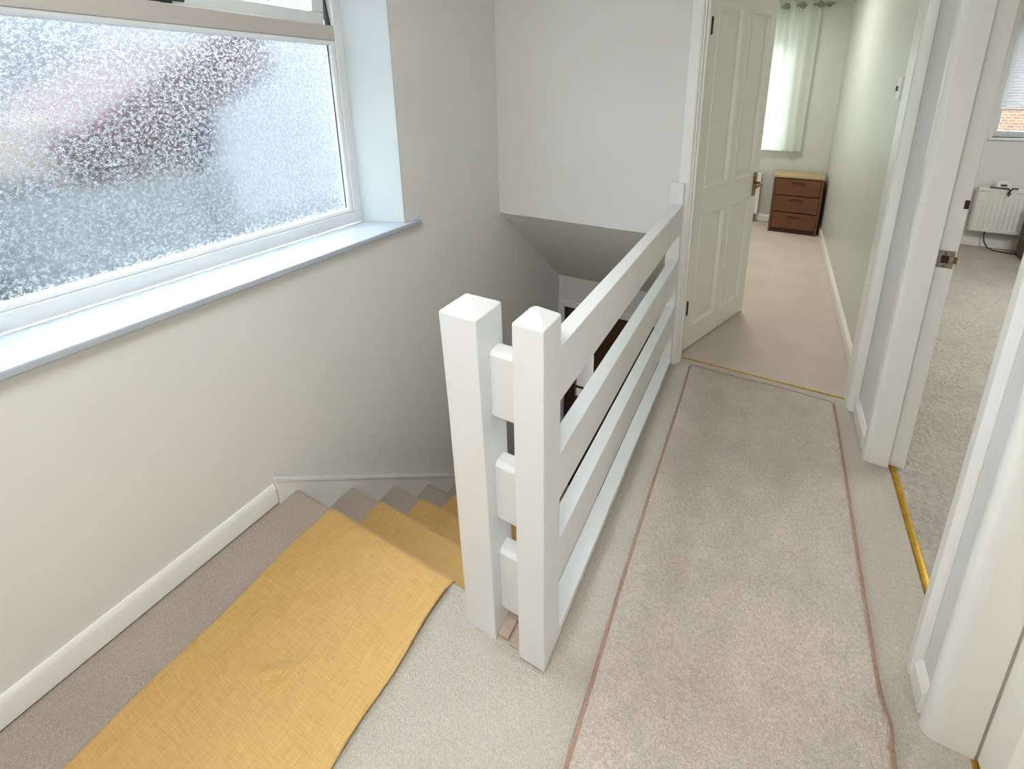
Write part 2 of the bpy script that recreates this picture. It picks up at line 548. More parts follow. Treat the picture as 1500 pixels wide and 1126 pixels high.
struct(obj('trim_2', bm, 'gloss', bevel=0.0015), 'white architrave framing the bedroom doorway', 'architrave')
# doorway on the right: lining with stop, architraves
bm = bmesh.new()
prism(bm, [(0.478, 1.975), (0.478, 1.945), (0.547, 1.943), (0.547, 1.965), (0.604, 1.965), (0.604, 1.975)], 'z', 0, 1.985)
prism(bm, [(0.478, 1.175), (0.478, 1.200), (0.547, 1.202), (0.547, 1.185), (0.604, 1.185), (0.604, 1.175)], 'z', 0, 1.985)
box(bm, 0.478, 0.604, 1.175, 1.975, 1.985, 2.0)
struct(obj('trim_3', bm, 'gloss', bevel=0.0025), 'white lining of the open doorway to the radiator room', 'door lining')
bm = bmesh.new()
prism(bm, [(XR, 1.950), (XR - 0.013, 1.950), (XR - 0.016, 1.957), (XR - 0.016, 1.985), (XR - 0.009, 2.000), (XR - 0.006, 2.012), (XR, 2.012)], 'z', 0, 2.05)
prism(bm, [(XR, 1.196), (XR - 0.013, 1.196), (XR - 0.016, 1.190), (XR - 0.016, 1.165), (XR - 0.008, 1.155), (XR - 0.006, 1.148), (XR, 1.148)], 'z', 0, 2.05)
box(bm, XR - 0.016, XR, 1.196, 1.95, 1.99, 2.05)
struct(obj('trim_4', bm, 'gloss', bevel=0.0015), 'white architrave on the landing side of the open doorway', 'architrave')
# near doorway on the right
bm = bmesh.new()
pts = [(XR, 1.080), (XR - 0.008, 1.080)]
pts += [(XR + 0.002 + 0.018 * -math.cos(a) * 1.0, 1.058 - 0.020 * math.sin(a)) for a in [PI * k / 16 for k in range(0, 8)]]
pts += [(XR + 0.004, 1.037), (XR + 0.016, 1.037), (XR + 0.016, 1.06)]
prism(bm, pts, 'z', 0, 2.05)
struct(obj('trim_5', bm, 'gloss', smooth=True), 'rounded white architrave nearest the viewer on the right', 'architrave')
bm = bmesh.new()
prism(bm, [(0.4955, 1.065), (0.4955, 1.037), (0.56, 1.037), (0.56, 1.047), (0.604, 1.047), (0.604, 1.065)], 'z', 0, 1.985)
prism(bm, [(0.478, 0.24), (0.478, 0.275), (0.56, 0.275), (0.56, 0.262), (0.604, 0.262), (0.604, 0.24)], 'z', 0, 1.985)
struct(obj('trim_6', bm, 'door', bevel=0.0015), 'cream lining of the closed doorway nearest the viewer', 'door lining')

# strike plate and latch keep on the far jamb of the open doorway
t = empty('strike_plate', (0.572, 1.9645, 0.89))
tag(t, 'worn brass strike plate on the white jamb of the open doorway', 'strike plate')
boxes('plate', [(-0.024, 0.026, -0.0025, 0.0, -0.032, 0.032)], 'steel', t, 0.001)
boxes('keep_hole', [(-0.010, 0.012, -0.0032, -0.0002, -0.014, 0.014)], 'chestdark', t)
for z in (-0.024, 0.024):
    bm = bmesh.new()
    cyl(bm, (0.0, -0.0045, z), (0.0, 0.0, z), 0.004, 10)
    obj('screw', bm, 'brassdull', t)
boxes('lip', [(0.024, 0.034, -0.006, 0.0, -0.012, 0.012)], 'brassdull', t, 0.001)
tag(boxes('bolt_keep', [(0.590, 0.603, 1.9615, 1.9645, 1.075, 1.105)], 'chestdark', None, 0.001), 'small dark bolt keep high on the white jamb above the strike plate', 'bolt keep')

# threshold strips
def strip(name, x0, x1, y0, y1, label, h=0.006):
    bm = bmesh.new()
    if (x1 - x0) < (y1 - y0):
        prism(bm, [(x0, 0.0), (x0 + 0.003, h * 0.8), ((x0 + x1) / 2, h), (x1 - 0.003, h * 0.8), (x1, 0.0)], 'y', y0, y1)
    else:
        prism(bm, [(y0, 0.0), (y0 + 0.003, h * 0.8), ((y0 + y1) / 2, h), (y1 - 0.003, h * 0.8), (y1, 0.0)], 'x', x0, x1)
    return tag(obj(name, bm, 'brass', smooth=True), label, 'threshold strip')
strip('threshold_strip', 0.553, 0.578, 1.186, 1.962, 'brass carpet strip on the floor of the open right doorway')
strip('threshold_strip', 0.553, 0.575, 0.276, 1.036, 'brass carpet strip under the closed door at bottom right')
strip('threshold_strip', -0.345, 0.440, 2.352, 2.364, 'thin brass carpet strip across the bedroom doorway floor', 0.004)

# ------------------------------------------------------------------ panelled doors
def panel_door(parent, w, h, th=0.038, z0=0.012):
    st = 0.078
    cols = [(st, w / 2 - 0.033), (w / 2 + 0.033, w - st)]
    rows = [(0.135, 0.812), (0.950, h - 0.10)]
    bm = bmesh.new()
    box(bm, 0, st, 0, th, z0, h)
    box(bm, w - st, w, 0, th, z0, h)
    for c, d in rows:
        box(bm, cols[0][1], cols[1][0], 0, th, c, d)
    for a, b in ((z0, rows[0][0]), (rows[0][1], rows[1][0]), (rows[1][1], h)):
        for c0, c1 in ((st, cols[0][1]), (cols[0][1], cols[1][0]), (cols[1][0], w - st)):
            box(bm, c0, c1, 0, th, a, b)
    bmesh.ops.remove_doubles(bm, verts=bm.verts[:], dist=1e-5)
    obj('door_leaf', bm, 'door', parent)
    for (a, b) in cols:
        for (c, d) in rows:
            bm = bmesh.new()
            for s, yb in ((1, 0.0), (-1, th)):
                lv = []
                for ins, dep in ((-0.002, 0.001), (0.002, -0.004), (0.008, -0.0045), (0.014, 0.001), (0.020, 0.013), (0.028, 0.014), (0.056, 0.007)):
                    y = yb + s * dep
                    lv.append([bm.verts.new(p) for p in ((a + ins, y, c + ins), (b - ins, y, c + ins), (b - ins, y, d - ins), (a + ins, y, d - ins))])
                for q in range(len(lv) - 1):
                    for k in range(4):
                        bm.faces.new((lv[q][k], lv[q][(k + 1) % 4], lv[q + 1][(k + 1) % 4], lv[q + 1][k]))
                bm.faces.new(lv[-1])
            obj('panel', bm, 'door', parent)

d1 = empty('door_1', (-0.345, 2.402, 0), math.atan2(0.936, 0.353))
struct(d1, 'cream four panel door standing open into the small bedroom', 'door')
panel_door(d1, 0.75, 1.975)
for z in (1.756, 0.284):
    bm = bmesh.new()
    cyl(bm, (-0.004, -0.005, z - 0.04), (-0.004, -0.005, z + 0.04), 0.012, 12)
    box(bm, -0.003, 0.0005, 0.0, 0.03, z - 0.038, z + 0.038)
    obj('hinge', bm, 'black', d1)
bm = bmesh.new()
box(bm, 0.688, 0.730, -0.005, 0.0, 0.815, 0.965)
hp = obj('handle_plate', bm, 'brassdull', d1, 0.002)
bm = bmesh.new()
tube(bm, [(0.709, -0.004, 0.90), (0.709, -0.040, 0.90), (0.704, -0.050, 0.90), (0.690, -0.054, 0.90), (0.640, -0.054, 0.897), (0.610, -0.053, 0.893)], 0.009, 12)
obj('lever', bm, 'brassdull', hp, smooth=True)
boxes('handle_plate', [(0.688, 0.730, 0.038, 0.043, 0.815, 0.965)], 'brassdull', d1, 0.002)

d3 = empty('door_2', (0.563, 1.034, 0), -PI / 2)
struct(d3, 'closed cream door at the bottom right corner', 'door')
panel_door(d3, 0.756, 1.975, z0=0.012)

# ------------------------------------------------------------------ stairs
st = empty('staircase', (0, 0, 0))
tag(st, 'carpeted staircase going down beside the window wall below the balustrade', 'staircase')
for i in range(1, 11):
    y0, y1, z = N0 + GO * (i - 1) - 0.028, N0 + GO * i, -RISE * i
    pr = [(y0, z - RISE), (y0, z), (y1 - r, z)]
    pr += [(y1 - r + r * math.sin(a), z - r + r * math.cos(a)) for a in [PI * k / 8 for k in range(1, 9)]]
    pr += [(y1 - r - 0.005, z - RISE)]
    bm = bmesh.new()
    prism(bm, pr, 'x', XL + 0.018, -0.432)
    obj('step', bm, 'stair', st, smooth=True)
bm = bmesh.new()
sl = -RISE / GO
ys, ye = 0.737, N0 + GO * 10
zs = 0.117
def zz(y): return zs + sl * (y - ys)
prism(bm, [(ys, -0.05), (ys, zs), (ye, zz(ye)), (ye, zz(ye) - 0.42), (ys + 0.1, -0.42)], 'x', XL + 0.001, XL + 0.018)
prism(bm, [(ys - 0.003, zs - 0.012), (ys - 0.003, zs + 0.004), (ye, zz(ye) + 0.004), (ye, zz(ye) - 0.012)], 'x', XL + 0.001, XL + 0.024)
obj('string_board', bm, 'gloss', st, bevel=0.002)

# mustard runner: one cloth over the landing edge and down the steps
prof = []
yy = -0.85
while yy < N0 - r - 0.02:
    prof.append((yy, 0.004)); yy += 0.006
def nose(yc, zc, rr):
    return [(yc + rr * math.sin(a), zc + rr * math.cos(a)) for a in [PI * k / 9 for k in range(0, 8)]]
rr = r + 0.004
for i in range(0, 11):
    yn, zn = N0 + GO * i, -RISE * i
    prof += nose(yn - r, zn - r, rr)
    if i < 10:
        prof += [(yn + 0.001 - k * 0.004, zn - 0.05 - k * 0.032) for k in range(0, 4)]
        prof += [(yn - 0.010, zn - 0.182), (yn - 0.002, zn - 0.194), (yn + 0.014, zn - RISE + 0.004)]
        prof += [(yn + 0.014 + k * (GO - r - 0.014) / 6, zn - RISE + 0.004) for k in range(1, 6)]
NX = 84
bm = bmesh.new()
rows = []
def edge(y, z):
    if z > -0.01:
        f = min(1, max(0, (y + 0.85) / 1.665))
        return -1.215 - 0.067 * f ** 1.0 , -0.690 - 0.040 * f
    return -1.295, -0.745
for (y, z) in prof:
    x0, x1 = edge(y, z)
    x0 += 0.003 * math.sin(y * 17); x1 += 0.0035 * math.sin(y * 23 + 1)
    row = []
    for k in range(NX + 1):
        u = k / NX
        x = x0 + (x1 - x0) * u
        dz = 0.0
        if z > 0.0 and y < 0.79:
            dx, dy = x + 1.07, y - 0.545            # curved ruck
            rad = math.hypot(dx, dy)
            ang = math.atan2(dy, dx)
            w = max(0.0, 1 - abs(ang + 0.95) / 0.75)
            dz += 0.017 * w * math.exp(-((rad - 0.16) / (0.011 if rad > 0.16 else 0.022)) ** 2)
            dz += 0.007 * math.exp(-(((x + 0.83) / 0.05) ** 2 + ((y - 0.56) / 0.03) ** 2))
            dz += 0.0018 * (1 + math.sin(x * 31 + 1.5 * math.sin(y * 9))) * min(1, (0.79 - y) * 8)
            dz += 0.010 * max(0, (u - 0.93) / 0.07) ** 2 * max(0, math.sin((y - 0.5) * 6.0)) * (1 if 0.5 < y < 0.8 else 0.3)
        row.append(bm.verts.new((x, y, z + dz)))
    rows.append(row)
for a, b in zip(rows, rows[1:]):
    for k in range(NX):
        bm.faces.new((a[k], a[k + 1], b[k + 1], b[k]))
rn = obj('stair_runner', bm, 'runner', smooth=True)
sd = rn.modifiers.new('thick', 'SOLIDIFY')
sd.thickness = 0.0035
sd.offset = 1.0
tag(rn, 'mustard yellow woven runner lying over the landing edge and down the steps', 'runner')

# ------------------------------------------------------------------ beige mat on the landing
t = empty('carpet_mat', (0.06, 1.2, 0))
tag(t, 'long speckled beige mat with pinkish bound edge beside the balustrade', 'mat')
def matz(x, y):
    z = 0.009
    c = 0.955 + 0.13 * (x - 0.06)
    z += 0.017 * math.exp(-((y - c) / (0.014 if y < c else 0.055)) ** 2) * max(0, min(1, (x + 0.05) * 3.5))
    z += 0.0022 * math.sin(x * 16 + 0.6 * math.sin(y * 2)) + 0.0015 * math.sin(y * 5 + x * 3)
    return max(z, 0.006)
def matx(u, y):
    f = (y + 0.6) / 2.9
    xa = -0.238 - 0.038 * f + 0.003 * math.sin(y * 4)
    xb = 0.400 - 0.018 * f + 0.004 * math.sin(y * 3.3 + 1) + 0.006 * math.exp(-((y - 0.98) / 0.07) ** 2)
    return xa + (xb - xa) * u
NU, NV = 48, 300
bm = bmesh.new()
rows = []
for j in range(NV + 1):
    y = -0.6 + 2.885 * j / NV
    rows.append([bm.verts.new((matx(i / NU, y) - 0.06, y - 1.2, matz(matx(i / NU, y), y))) for i in range(NU + 1)])
for a, b in zip(rows, rows[1:]):
    for k in range(NU):
        bm.faces.new((a[k], a[k + 1], b[k + 1], b[k]))
mo = obj('pile', bm, 'mat', t, smooth=True)
sd = mo.modifiers.new('thick', 'SOLIDIFY'); sd.thickness = 0.006; sd.offset = -1
loop = [(matx(0, -0.6 + 2.87 * k / 90), -0.6 + 2.87 * k / 90) for k in range(91)]
loop += [(matx(0, 2.28) + 0.008, 2.281), (matx(0, 2.28) + 0.02, 2.286)]
loop += [(matx(k / 40, 2.28), 2.287) for k in range(3, 38)]
loop += [(matx(1, 2.28) - 0.012, 2.285), (matx(1, 2.28), 2.275)]
loop += [(matx(1, 2.27 - 2.87 * k / 120), 2.27 - 2.87 * k / 120) for k in range(121)]
bm = bmesh.new()
tube(bm, [(x - 0.06, y - 1.2, matz(min(max(x, -0.27), 0.4), y) - 0.0015) for x, y in loop], 0.0088, 8)
tag(obj('edge_binding', bm, 'binding', t, smooth=True), 'pinkish brown bound edge')

# ------------------------------------------------------------------ balustrade
bl = empty('balustrade', (-0.41, 1.5, 0))
tag(bl, 'white painted timber balustrade of two newel posts and wide flat rails', 'balustrade')
OX, OY = 0.41, -1.5
def P(p): return (p[0] + OX, p[1] + OY, p[2])
def post(name, levels, apex, label=None):
    """levels: (z, x0, x1, y0, y1) rings from the base up, then a shallow pyramid to apex."""
    bm = bmesh.new()
    rings = []
    for z, x0, x1, y0, y1 in levels:
        rings.append([bm.verts.new(P(p)) for p in ((x0, y0, z), (x1, y0, z), (x1, y1, z), (x0, y1, z))])
    for a, b in zip(rings, rings[1:]):
        for k in range(4):
            bm.faces.new((a[k], a[(k + 1) % 4], b[(k + 1) % 4], b[k]))
    bm.faces.new(rings[0][::-1])
    ap = bm.verts.new(P(apex))
    for k in range(4):
        bm.faces.new((rings[-1][k], rings[-1][(k + 1) % 4], ap))
    o = obj(name, bm, 'posts', bl, bevel=0.0032, segs=2)
    if label: o['label'] = label
    return o
post('newel_post', [(0.005, -0.452, -0.376, 0.733, 0.842), (0.06, -0.452, -0.376, 0.733, 0.822), (0.5, -0.4535, -0.3765, 0.733, 0.820), (0.99, -0.454, -0.377, 0.733, 0.820)], (-0.4155, 0.776, 1.021), 'slimmer square newel post with pyramid cap')
post('newel_post', [(-0.15, -0.625, -0.528, 0.742, 0.842), (0.0, -0.627, -0.530, 0.742, 0.842), (0.25, -0.634, -0.534, 0.741, 0.843), (0.5, -0.638, -0.538, 0.738, 0.841), (0.72, -0.641, -0.541, 0.734, 0.839), (0.973, -0.650, -0.545, 0.731, 0.838)], (-0.600, 0.785, 1.003), 'thicker leaning newel post with pyramid cap')
for z0, z1 in ((0.695, 0.872), (0.382, 0.556), (0.072, 0.274)):
    bm = bmesh.new()
    prism(bm, [(0.778 + OY, z0), (0.778 + OY, z1 - 0.008), (0.788 + OY, z1), (0.822 + OY, z1), (0.822 + OY, z0)], 'x', -0.548 + OX, -0.450 + OX)
    obj('stub_rail', bm, 'posts', bl, bevel=0.003)
for z0, z1 in ((0.766, 0.909), (0.481, 0.619), (0.212, 0.354)):
    bm = bmesh.new()
    box(bm, -0.421 + OX, -0.3775 + OX, 0.815 + OY, 2.262 + OY, z0, z1)
    obj('rail', bm, 'posts', bl, bevel=0.0025)
boxes('base_plate', [(-0.43 + OX, -0.3765 + OX, 0.815 + OY, 2.262 + OY, 0.008, 0.036)], 'posts', bl, 0.003)
bm = bmesh.new()
box(bm, -0.446 + OX, -0.377 + OX, 2.245 + OY, YF + OY, 0.0, 1.016)
obj('half_newel', bm, 'posts', bl, bevel=0.004, segs=3)
boxes('trimmer_block', [(-0.530 + OX, -0.497 + OX, 0.752 + OY, 0.842 + OY, -0.15, 0.012), (-0.490 + OX, -0.45 + OX, 0.745 + OY, 0.800 + OY, -0.15, 0.008), (-0.490 + OX, -0.45 + OX, 0.805 + OY, 0.842 + OY, -0.15, 0.004)], 'timber', bl, 0.002)['label'] = 'bare wooden block between the post feet'

# ------------------------------------------------------------------ frosted window
w1 = empty('window_1', (XL - 0.2, 0.79, WZ0))
struct(w1, 'white framed obscure glass window with top opener on the left wall', 'window')
wx, wy, wz = XL - 0.2, 0.79, WZ0
def wb(name, bl_, m, parent, bevel=0.002):
    return boxes(name, [(a - wx, b - wx, c - wy, d - wy, e - wz, f - wz) for a, b, c, d, e, f in bl_], m, parent, bevel)
FX0, FX1 = wx - 0.065, wx + 0.002
TR0, TR1 = 1.660, 1.718
wb('window_frame', [(FX0, FX1, WY0, WY1, WZ0, 0.924), (FX0, FX1, WY0, WY1, WZ1 - 0.055, WZ1), (FX0, FX1, WY0, WY0 + 0.042, 0.924, WZ1 - 0.055), (FX0, FX1, WY1 - 0.042, WY1, 0.924, WZ1 - 0.055)], 'upvc', w1, 0.004)
wb('transom', [(FX0, FX1, WY0 + 0.042, WY1 - 0.042, TR0, TR1)], 'shadedupvc', w1, 0.004)
gy0, gy1, gz0, gz1 = WY0 + 0.042, WY1 - 0.042, 0.924, TR0
def bead(a, b, y0, y1, z0, z1, x, wdt=0.019):
    bm = bmesh.new()
    lv = []
    for ins, dx in ((0, -0.004), (0.003, 0.0), (wdt * 0.6, -0.004), (wdt, -0.016), (wdt, -0.030)):
        lv.append([bm.verts.new(p) for p in ((x + dx - wx, y0 + ins - wy, z0 + ins - wz), (x + dx - wx, y1 - ins - wy, z0 + ins - wz), (x + dx - wx, y1 - ins - wy, z1 - ins - wz), (x + dx - wx, y0 + ins - wy, z1 - ins - wz))])
    for q in range(len(lv) - 1):
        for k in range(4):
            bm.faces.new((lv[q][k], lv[q][(k + 1) % 4], lv[q + 1][(k + 1) % 4], lv[q + 1][k]))
    return bm
obj('glazing_bead', bead(0, 0, gy0, gy1, gz0, gz1, FX1 - 0.004), 'upvc', w1, smooth=True)
wb('glass_pane', [(wx - 0.036, wx - 0.030, gy0 + 0.004, gy1 - 0.004, gz0 + 0.004, gz1 - 0.004)], 'frosted', w1, 0)
wb('gasket', [(wx - 0.0295, wx - 0.020, gy1 - 0.0195, gy1 - 0.0150, gz0 + 0.018, gz1 - 0.018)], 'gap', w1, 0)
# opener, hinged at the top and a little ajar
sa = empty('opener_sash', (0.0, 0.0, WZ1 - 0.058 - wz))
sa.parent = w1
sa.rotation_euler = (0, math.radians(5.5), 0)
sh = (WZ1 - 0.058) - (TR1 - 0.004)
s0, s1 = WY0 + 0.046 - wy, WY1 - 0.062 - wy
bm = bmesh.new()
for b in ((-0.045, 0.012, s0, s1, -sh, -sh + 0.052), (-0.045, 0.012, s0, s1, -0.052, 0), (-0.045, 0.012, s0, s0 + 0.052, -sh + 0.052, -0.052), (-0.045, 0.012, s1 - 0.052, s1, -sh + 0.052, -0.052)):
    box(bm, *b)
obj('sash_frame', bm, 'upvc', sa, bevel=0.004)
boxes('sash_glass', [(-0.026, -0.020, s0 + 0.045, s1 - 0.045, -sh + 0.045, -0.045)], 'frosted', sa)
bm = bmesh.new()
box(bm, 0.012, 0.026, -0.045, 0.025, -sh + 0.006, -sh + 0.034)
tube(bm, [(0.026, -0.005, -sh + 0.02), (0.045, -0.005, -sh + 0.02), (0.048, 0.015, -sh + 0.02), (0.046, 0.045, -sh + 0.021)], 0.008, 10)
obj('sash_handle', bm, 'gap', sa, bevel=0.002)
bm = bmesh.new()
box(bm, -0.050 , -0.020, WY1 - 0.054 - wy, WY1 - 0.044 - wy, TR1 - wz + 0.002, TR1 - wz + 0.006)
hexa(bm, [(-0.04, WY1 - 0.050 - wy, TR1 - wz), (-0.012, WY1 - 0.050 - wy, TR1 - wz), (-0.012, WY1 - 0.046 - wy, TR1 - wz), (-0.04, WY1 - 0.046 - wy, TR1 - wz)],
     [(-0.06, WY1 - 0.054 - wy, TR1 - wz + 0.20), (-0.035, WY1 - 0.054 - wy, TR1 - wz + 0.20), (-0.035, WY1 - 0.050 - wy, TR1 - wz + 0.20), (-0.06, WY1 - 0.050 - wy, TR1 - wz + 0.20)])
obj('stay_arm', bm, 'black', w1)
bm = bmesh.new()
prism(bm, [(wx - wx, WY1 - wy), (XL + 0.001 - wx, 1.484 - wy), (XL + 0.001 - wx, 1.480 - wy), (0, WY1 - 0.004 - wy)], 'z', 0.0, WZ1 - wz)
obj('window_reveal', bm, 'reveal', w1)
bm = bmesh.new()
prism(bm, [(0, WY0 - wy), (XL + 0.001 - wx, 0.10 - wy), (XL + 0.001 - wx, 0.104 - wy), (0, WY0 + 0.004 - wy)], 'z', 0.0, WZ1 - wz)
obj('window_reveal', bm, 'reveal', w1)
# sill board with projecting nosing
bm = bmesh.new()
pts = [(wx, WY0 - 0.002), (wx, WY1 + 0.002), (XL, 1.486), (XL, 1.567), (XL + 0.030, 1.567), (XL + 0.030, 0.03), (XL, 0.03), (XL, 0.10)]
prism(bm, [(a - wx, b - wy) for a, b in pts], 'z', 0.847 - wz, 0.871 - wz)
obj('window_sill', bm, 'sill', w1, bevel=0.006, segs=3)

# ------------------------------------------------------------------ small bedroom
t = empty('chest_of_drawers', (0.245, 5.35, 0))
tag(t, 'brown wooden three drawer chest with paler top in the bedroom corner', 'chest of drawers')
hw, yf, yb = 0.222, -0.18, 0.18
boxes('carcass', [(-hw, -hw + 0.02, yf, yb, 0.0, 0.585), (hw - 0.02, hw, yf, yb, 0.0, 0.585), (-hw + 0.02, hw - 0.02, yf + 0.03, yb, 0.03, 0.585)], 'chest', t, 0.002)
boxes('plinth', [(-hw + 0.02, hw - 0.02, yf + 0.012, yf + 0.03, 0.0, 0.045)], 'chestdark', t)
boxes('top', [(-hw - 0.004, hw + 0.004, yf - 0.006, yb, 0.585, 0.610)], 'chesttop', t, 0.004)['label'] = 'paler oak top'
for k in range(3):
    z0 = 0.050 + k * 0.178
    dr = boxes('drawer', [(-hw + 0.022, hw - 0.022, yf - 0.002, yf + 0.03, z0, z0 + 0.168)], 'chest', t, 0.004)
    boxes('handle', [(-0.065, 0.065, yf - 0.012, yf - 0.002, z0 + 0.120, z0 + 0.138)], 'chestdark', dr, 0.004)

def window_unit(name, rect, yc, label, lights=2):
    w = empty(name, ((rect[0] + rect[1]) / 2, yc, rect[2]))
    struct(w, label, 'window')
    hw_, hh = (rect[1] - rect[0]) / 2, rect[3] - rect[2]
    f = 0.055
    bl_ = [(-hw_, hw_, 0, 0.06, 0, f), (-hw_, hw_, 0, 0.06, hh - f, hh), (-hw_, -hw_ + f, 0, 0.06, f, hh - f), (hw_ - f, hw_, 0, 0.06, f, hh - f)]
    for k in range(1, lights):
        x = -hw_ + 2 * hw_ * k / lights
        bl_.append((x - 0.03, x + 0.03, 0, 0.06, f, hh - f))
    boxes('window_frame', bl_, 'upvc', w, 0.004)
    boxes('glass_pane', [(-hw_ + f - 0.01, hw_ - f + 0.01, 0.028, 0.034, f - 0.01, hh - f + 0.01)], 'clear', w)
    boxes('window_sill', [(-hw_ - 0.03, hw_ + 0.03, -0.10 - 0.02, 0.0, -0.022, 0.0)], 'upvc', w, 0.004)
    return w
window_unit('window_2', BW, YB + 0.10, 'white bedroom window hidden behind the sheer curtain')
window_unit('window_3', RW, YB + 0.10, 'white framed window over the radiator at far right')

cr = empty('curtain_rod', (-0.35, 5.475, 2.262))
tag(cr, 'thin metal curtain rod above the bedroom window', 'curtain rod')
bm = bmesh.new()
cyl(bm, (-0.75, 0, 0), (0.70, 0, 0), 0.010, 14)
obj('rod', bm, 'rod', cr, smooth=True)
bm = bmesh.new()
cyl(bm, (0.66, 0, 0), (0.66, 0.075, 0), 0.007, 10)
cyl(bm, (0.66, 0.069, 0), (0.66, 0.075, 0), 0.02, 14)
obj('bracket', bm, 'rod', cr, smooth=True)

cu = empty('curtain', (-0.35, 5.475, 0.82))
tag(cu, 'sheer white eyelet curtain hanging at the bedroom window', 'curtain')
bm = bmesh.new()
rows = []
NXc, NZc = 120, 16
for j in range(NZc + 1):
    v = j / NZc
    z = 1.475 * v
    row = []
    for k in range(NXc + 1):
        u = k / NXc
        x = -0.62 + 1.215 * u - 0.012 * (1 - v) * u
        y = 0.026 * math.sin((x - 0.595 + 0.07) * 2 * PI / 0.142) * (0.55 + 0.45 * v) + 0.004 * math.sin(x * 60 + 4 * v)
        row.append(bm.verts.new((x, y, z)))
    rows.append(row)
for a, b in zip(rows, rows[1:]):
    for k in range(NXc):
        bm.faces.new((a[k], a[k + 1], b[k + 1], b[k]))
# hem fold
lo = rows[0]
obj('cloth', bm, 'curtain', cu, smooth=True)
for x in (0.286, 0.425, 0.575):
    bm = bmesh.new()
    tube(bm, [(x + 0.022 * math.cos(a), -0.014 + 0.014 * math.cos(a), 1.442 + 0.026 * math.sin(a)) for a in [2 * PI * k / 20 for k in range(20)]], 0.006, 8, closed=True)
    obj('eyelet', bm, 'rod', cu, smooth=True)

def radiator(name, x0, x1, y, z0, z1, label):
    t_ = empty(name, ((x0 + x1) / 2, y, z0))
    tag(t_, label, 'radiator')
    hw_ = (x1 - x0) / 2
    bm = bmesh.new()
    h = z1 - z0
    pts = [(-hw_, 0.035), (-hw_, -0.030)]
    n = int((x1 - x0) / 0.034)
    for k in range(n):
        a = -hw_ + 0.012 + (2 * hw_ - 0.024) * k / n
        b = -hw_ + 0.012 + (2 * hw_ - 0.024) * (k + 1) / n
        pts += [(a, -0.030), (a + (b - a) * 0.28, -0.024), (a + (b - a) * 0.5, -0.022), (a + (b - a) * 0.72, -0.024)]
    pts += [(hw_, -0.030), (hw_, 0.035)]
    prism(bm, pts, 'z', 0.03, h - 0.03)
    box(bm, -hw_, hw_, -0.031, 0.035, 0.0, 0.032)
    box(bm, -hw_, hw_, -0.031, 0.035, h - 0.032, h - 0.004)
    obj('panel', bm, 'radiator', t_, bevel=0.0015)
    boxes('top_grille', [(-hw_ - 0.002, hw_ + 0.002, -0.033, 0.037, h - 0.006, h)], 'radiator', t_, 0.002)
    bm = bmesh.new()
    tube(bm, [(hw_ - 0.03, 0, 0.002), (hw_ - 0.03, 0, -0.04), (hw_ - 0.03, 0, -z0)], 0.008, 10)
    cyl(bm, (hw_ - 0.03, 0, -0.055), (hw_ - 0.03, 0, -0.02), 0.014, 12)
    obj('valve', bm, 'rod', t_, smooth=True)
    for x in (-hw_ * 0.7, hw_ * 0.7):
        boxes('bracket', [(x - 0.015, x + 0.015, 0.035, YB - y, 0.1, h - 0.1)], 'radiator', t_)
    return t_
radiator('radiator', -0.95, -0.105, 5.485, 0.10, 0.56, 'white radiator beside the brown chest half hidden by the door')
radiator('radiator', 1.715, 2.75, 5.475, 0.175, 0.59, 'white ribbed radiator below the window at far right')

sw = empty('wall_switch', (0.507, 2.74, 1.468))
tag(sw, 'small white switch high on the green bedroom wall', 'switch')
boxes('back_plate', [(-0.022, 0, -0.042, 0.042, -0.054, 0.054)], 'whiteplastic', sw, 0.006, 3)
boxes('rocker', [(-0.028, -0.020, 0.012, 0.030, -0.012, 0.012)], 'gap', sw, 0.003)

# ------------------------------------------------------------------ room on the right
t = empty('alarm_box', (1.872, 5.470, 0.59))
tag(t, 'small pale plastic box lying on top of the far right radiator', 'box')
bm = bmesh.new()
prism(bm, [(-0.050, 0.0), (0.050, 0.0), (0.050, 0.045), (0.030, 0.066), (-0.030, 0.066), (-0.050, 0.045)], 'y', -0.028, 0.028)
obj('casing', bm, 'whiteplastic', t, bevel=0.004)
boxes('slot', [(-0.022, 0.022, -0.0295, -0.027, 0.022, 0.040)], 'gap', t)
bm = bmesh.new()
pth = [(1.78, 5.44, 0.597), (1.83, 5.435, 0.598), (1.872, 5.432, 0.597), (1.905, 5.430, 0.597), (1.915, 5.424, 0.58), (1.905, 5.424, 0.55), (1.912, 5.424, 0.53), (1.922, 5.424, 0.545), (1.915, 5.425, 0.57), (1.93, 5.43, 0.599), (1.97, 5.435, 0.598)]
tube(bm, pth, 0.006, 8)
tag(obj('cable', bm, 'black', smooth=True), 'dark flex looped over the top edge of the far right radiator', 'cable')
bm = bmesh.new()
tube(bm, [(1.842, 5.50, 0.17), (1.842, 5.50, 0.12), (1.846, 5.47, 0.07), (1.87, 5.45, 0.025), (1.92, 5.43, 0.008), (1.99, 5.41, 0.007), (2.2, 5.40, 0.007)], 0.006, 8)
tag(obj('cable', bm, 'black', smooth=True), 'black cable dropping below the far right radiator to the carpet', 'cable')
bm = bmesh.new()
box(bm, -0.02, 0.7, -0.3, 0.28, 0.02, 0.40)
ot = empty('ottoman', (2.06, 5.10, 0))
tag(ot, 'brown block of furniture at right edge hiding the radiator end', 'furniture')
obj('body', bm, 'brownfabric', ot, bevel=0.012, segs=3)
boxes('seat_pad', [(-0.025, 0.705, -0.305, 0.285, 0.40, 0.47)], 'brownfabric', ot, 0.02, 3)
bd = empty('window_blind', (2.37, YB + 0.05, 1.275))
tag(bd, 'white slatted blind lowered over the far right window', 'blind')
bm = bmesh.new()
